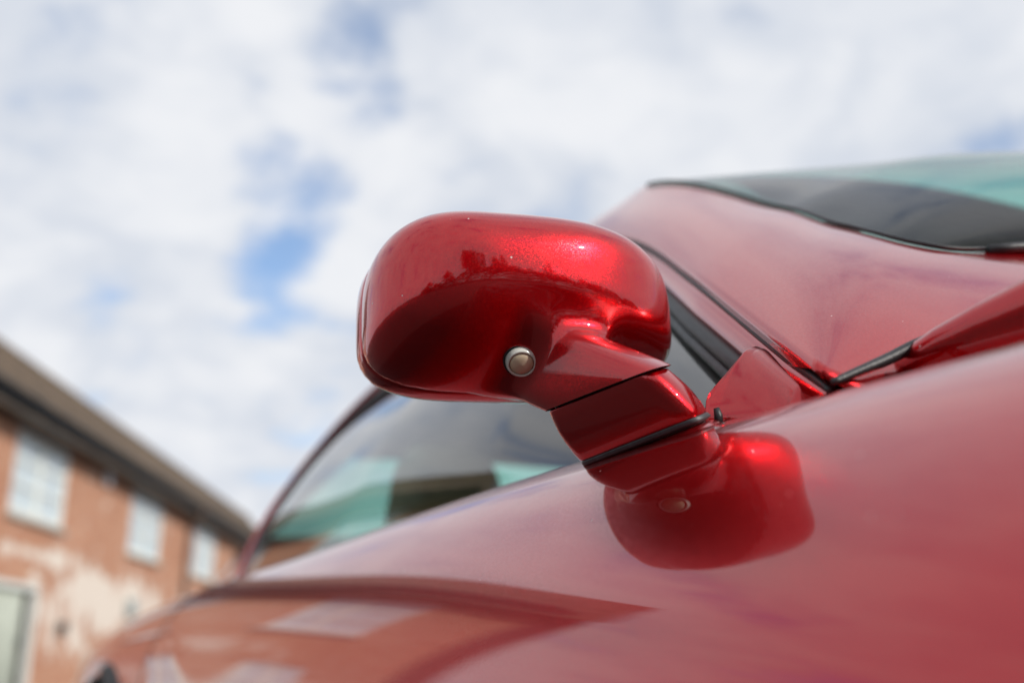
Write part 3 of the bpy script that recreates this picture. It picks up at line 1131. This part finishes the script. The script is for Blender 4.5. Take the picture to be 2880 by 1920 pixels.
V, F = surface_net(f_mirror, (-.22, -.19, .850), (.05, -.02, 1.005), .0021)
mir = mesh('door_mirror', V, F, PAINT, car)
bmm = bmesh.new()
bmm.from_mesh(mir.data)
bmesh.ops.bisect_plane(bmm, geom=bmm.verts[:] + bmm.edges[:] + bmm.faces[:], plane_co=Vector(c1), plane_no=Vector(-SN), clear_outer=True)      # clean parting line
bmm.to_mesh(mir.data)
bmm.free()
mir.data.polygons.foreach_set('use_smooth', [True] * len(mir.data.polygons))
mir['label'] = 'rounded red door mirror shell on its stalk'


def outline(extra, n=96, y_off=0.0):
    a = np.linspace(0, 2 * np.pi, n, endpoint=False)
    c, s = np.cos(a), np.sin(a)
    A = np.where(c > 0, aR, aL) + extra; B = np.where(s > 0, bT, bB) + extra
    r_ = (abs(c / A) ** nn_ + abs(s / B) ** nn_) ** (-1 / nn_)
    return np.outer(r_ * c, E1) + np.outer(r_ * s, E2)


# clear-lacquered ring behind the shell, then the reflecting glass facing aft
ringp = [outline(-.004) - E3 * .0009, outline(-.0006) - E3 * .0009, outline(.0000) - E3 * .0014, outline(.0006) - E3 * .005, outline(.0012) - E3 * .010, outline(.0014) - E3 * .016,
         outline(.0008) - E3 * .021, outline(-.0015) - E3 * .0245, outline(-.006) - E3 * .026, outline(-.012) - E3 * .023]
V, F = grid(np.array(ringp) + MC, closed_v=True)
mesh('mirror_ring', V, F, PAINT, mir)
gl_ = outline(-.011) - E3 * .0225 + MC
mesh('mirror_glass', gl_, [tuple(range(96))], CHROME, mir, smooth=False)


def rsec(C4, rads, seg=9):
    """closed section: polygon with rounded corners"""
    out = []
    n = len(C4)
    for i in range(n):
        a, b, c = C4[i - 1], C4[i], C4[(i + 1) % n]
        r_ = rads[i]
        p = b + (a - b) / np.linalg.norm(a - b) * min(r_, .48 * np.linalg.norm(a - b))
        q_ = b + (c - b) / np.linalg.norm(c - b) * min(r_, .48 * np.linalg.norm(c - b))
        for t in np.linspace(0, 1, seg):
            out.append((1 - t) ** 2 * p + 2 * t * (1 - t) * b + t * t * q_)
    return np.array(out)


def lerp4(A, B, t, grow=0.0):
    M = [a + (b - a) * t for a, b in zip(A, B)]
    c = np.mean(M, 0)
    nf = np.cross(M[1] - M[0], M[2] - M[1])
    nf = nf / np.linalg.norm(nf)
    en = []
    for i in range(4):
        e = M[(i + 1) % 4] - M[i]
        q_ = np.cross(e, nf); q_ = q_ / np.linalg.norm(q_)
        en.append(q_ if (M[i] - c) @ q_ > 0 else -q_)
    return [M[i] + (en[i] + en[i - 1]) * grow for i in range(4)]


RD = (.009, .015, .013, .010)
ax12 = (c2 - c1) / np.linalg.norm(c2 - c1)
rows = []
for t, g_ in [(.018, -.006), (.018, -.0014), (.028, -.0004), (.05, 0), (.2, .0006), (.4, .0012), (.6, .0012), (.8, .0008), (.93, .0002), (.965, -.0004), (.972, -.0015), (.972, -.006)]:
    rows.append(rsec(lerp4(S1c, S2c, t, g_), RD))
V, F = grid(np.array(rows), closed_v=True)
st = mesh('stalk', V, F, PAINT, mir)
rows = [rsec(lerp4(S1c, S2c, t, -.003), RD) for t in (-.02, .0, .06)]
V, F = grid(np.array(rows), closed_v=True)
mesh('stalk_joint', V, F, RUBBER, mir)
rows = [rsec(lerp4(S1c, S2c, t, g_), RD) for t, g_ in ((.955, -.004), (.968, .0002), (.985, .0002), (1.02, .0003), (1.04, .0001), (1.08, -.003))]
V, F = grid(np.array(rows), closed_v=True)
mesh('gasket', V, F, GASKET, mir)
FT = [np.array((-.071, -.100, .792)), np.array((-.060, -.236, .796)), np.array((-.006, -.222, .815)), np.array((-.010, -.092, .815))]
rows = []
for t, g_ in [(0.0, -.006), (0.0, -.0012), (.02, .0002), (.08, .0012), (.2, .0016), (.35, .0016), (.55, .0014), (.8, .001), (1.0, .0)]:
    rows.append(rsec(lerp4([p + ax12 * .0034 for p in S2c], FT, t, g_), tuple(r_ * (1 + .9 * t) for r_ in RD)))
V, F = grid(np.array(rows), closed_v=True)
mesh('mirror_foot', V, F, PAINT, mir)
# small screw head at the front inner corner of the foot
tube('fixing_screw', [G2 + np.array([.002, -.001, -.008]), G2 + np.array([.002, -.001, -.002]), G2 + np.array([.001, -.001, .002])], [.0024, .0024, .0016], RUBBER, mir, 12)

# repeater lens low on the shell
def lens_mats():
    m, nt, out = new_mat('milky_clear_plastic')
    principled(nt, out, Base_Color=(.62, .63, .58, 1), Roughness=.10, Subsurface_Weight=.5, Subsurface_Radius=(.004, .004, .004), Coat_Weight=1.0)
    m2, nt, out = new_mat('amber_lens_core')
    principled(nt, out, Base_Color=(.60, .49, .35, 1), Roughness=.22, Subsurface_Weight=.3, Subsurface_Radius=(.003, .002, .001), Coat_Weight=.8)
    return m, m2


MILK, AMBER = lens_mats()
LX, LY = 0.0120, -0.0280
p0 = MC + E1 * LX + E2 * LY
tz = np.linspace(.09, .0, 2000)
vals = f_mirror(p0 + np.outer(tz, E3))
hit = p0 + E3 * tz[int(np.argmax(vals < 0))]
LA = E3 * .74 + np.array([-.12, 0, -.72]); LA /= np.linalg.norm(LA)


def lathe(name, prof_, c, ax_, mat, parent, k=40):
    u_ = np.cross(ax_, [0, 0, 1.0]); u_ /= np.linalg.norm(u_); w_ = np.cross(ax_, u_)
    a = np.linspace(0, 2 * np.pi, k, endpoint=False)
    P = np.array([[c + ax_ * h + (np.cos(t) * u_ + np.sin(t) * w_) * r_ for t in a] for r_, h in prof_])
    V, F = grid(P, closed_v=True)
    o = mesh(name, V, F, mat, parent)
    return o


LRr = .0095
lathe('repeater_lens', [(LRr * .97, -.008), (LRr, -.001), (LRr * 1.0, .0012), (LRr * .97, .0026), (LRr * .91, .0040), (LRr * .84, .0046), (LRr * .78, .0044), (LRr * .765, .0030)], hit, LA, MILK, mir)
lathe('repeater_gasket', [(LRr * 1.12, -.006), (LRr * 1.12, -.0002), (LRr * 1.08, .0006), (LRr * 1.0, .0002), (LRr * .98, -.006)], hit, LA, RUBBER, mir)
lathe('repeater_core', [(LRr * .75, .0026), (LRr * .73, .0038), (LRr * .66, .0046), (LRr * .5, .0053), (LRr * .3, .0057), (LRr * .001, .0059)], hit, LA, AMBER, mir)

# ---- the passenger-side mirror is the same unit, handed
def handed(o, parent):
    c = o.copy()
    c.data = o.data.copy()
    Vv = np.empty(len(c.data.vertices) * 3)
    c.data.vertices.foreach_get('co', Vv)
    Vv = Vv.reshape(-1, 3)
    Vv[:, 0] = 2 * XC - Vv[:, 0]
    c.data.vertices.foreach_set('co', Vv.ravel())
    c.data.flip_normals()
    COL.objects.link(c)
    c.parent = parent
    return c


m2 = handed(mir, car)
m2['label'] = 'far side door mirror'
for ch in [o for o in COL.objects if o.parent == mir]:
    handed(ch, m2)


# ---- cabin
def rbox(name, lo, hi, mat, bev, parent=None, shear=0.0):
    o = box(name, lo, hi, mat, parent or car, bev, 5)
    if shear:
        for v in o.data.vertices:
            v.co.y += shear * (v.co.z - lo[2])
    return o


for x0 in (.12, .88):
    st_ = rbox('seat', (x0, .30, .30), (x0 + .50, .80, .46), LEATHER, .07)
    rbox('seat_back', (x0 + .01, .72, .42), (x0 + .49, .86, .90), LEATHER, .06, st_, .22)
    hr_ = rbox('headrest', (x0 + .03, .84, .80), (x0 + .27, .95, 1.06), LEATHER, .052, st_, .22)
    for v in hr_.data.vertices:      # narrower towards the top
        k_ = max(0, (v.co.z - .88) / .18)
        v.co.x = (x0 + .15) + (v.co.x - x0 - .15) * (1 - .42 * k_)
rbox('dashboard', (.10, -.16, .62), (1.42, .10, .88), DARK, .06)
rbox('cabin_floor', (.0, -.3, .18), (1.52, 1.4, .24), DARK, .01)
rbox('rear_shelf', (.10, 1.20, .45), (1.42, 2.0, .84), DARK, .04)
rbox('door_card', (.055, -.12, .30), (.085, 1.15, .825), LEATHER, .012)
rbox('door_card', (1.435, -.12, .30), (1.465, 1.15, .825), LEATHER, .012)
a = np.linspace(0, 2 * np.pi, 41)
wheel_c = np.array([.42, .17, .80])
tube('steering_wheel', np.stack([wheel_c[0] + .18 * np.cos(a), wheel_c[1] - .06 * np.sin(a), wheel_c[2] + .17 * np.sin(a)], 1), .015, DARK, car, 8, caps=False)
tube('steering_column', [(.42, .17, .80), (.42, .10, .77), (.42, .0, .72)], [.05, .035, .03], DARK, car, 10)
rbox('underbody', (.0, -1.9, .15), (1.52, 2.4, .20), DARK, .02)


# ---- wheels
def wheel(cx, cu, side):
    a = np.linspace(0, 2 * np.pi, 48, endpoint=False)

    def ring(r_, x):
        return [(cx + x * side, cu + r_ * math.cos(t), .315 + r_ * math.sin(t)) for t in a]
    tp = [(.205, .10), (.215, -.005), (.235, -.018), (.275, -.022), (.303, -.014), (.315, .012), (.315, .19), (.30, .215), (.22, .215)]
    V, F = grid(np.array([ring(r_, x) for r_, x in tp]), closed_v=True)
    t = mesh('wheel', V, F, TYRE, car)
    rp = [(.213, -.003), (.205, -.008), (.198, .0), (.19, .05), (.19, .2)]
    V, F = grid(np.array([ring(r_, x) for r_, x in rp]), closed_v=True)
    mesh('rim', V, F, ALLOY, t)
    for k in range(5):
        t0 = k * 2 * math.pi / 5 + .3
        d = np.array([0, math.cos(t0), math.sin(t0)]); n_ = np.array([0, -d[2], d[1]])
        V = []
        for rr, w_, x in ((.03, .035, .02), (.12, .026, .012), (.20, .034, .006)):
            for sg_ in (-1, 1):
                for dx in (0, .02):
                    V.append(np.array([cx + (x + dx) * side, cu, .315]) + d * rr + n_ * w_ * sg_)
        F = []
        for q_ in (0, 4):
            F += [(q_, q_ + 2, q_ + 6, q_ + 4), (q_ + 1, q_ + 5, q_ + 7, q_ + 3), (q_, q_ + 4, q_ + 5, q_ + 1), (q_ + 2, q_ + 3, q_ + 7, q_ + 6)]
        mesh('spoke', V, F, ALLOY, t, smooth=False)
    tube('hub', [(cx + .008 * side, cu, .315), (cx + .04 * side, cu, .315), (cx + .12 * side, cu, .315)], .055, ALLOY, t, 16)


for cu, inset in ((FA[0], -.10), (RA[0], -.11)):
    wheel(inset, cu, 1)
    wheel(2 * XC - inset, cu, -1)
for (wu, wz, wr), xo in ((FA, -.168), (RA, -.172)):
    a = np.linspace(-.35, np.pi + .35, 40)
    for m_ in (0, 1):
        P = []
        for r_, dx in ((wr - .012, .13), (wr - .012, .02), (wr - .004, .0), (wr + .016, .004), (wr + .034, .022)):
            P.append([(xo + dx, wu + r_ * math.cos(t), wz + r_ * math.sin(t)) for t in a])
        P = np.array(P)
        V, F = grid(flipx(P) if m_ else P)
        mesh('wheel_arch', V, F, DARK, car)
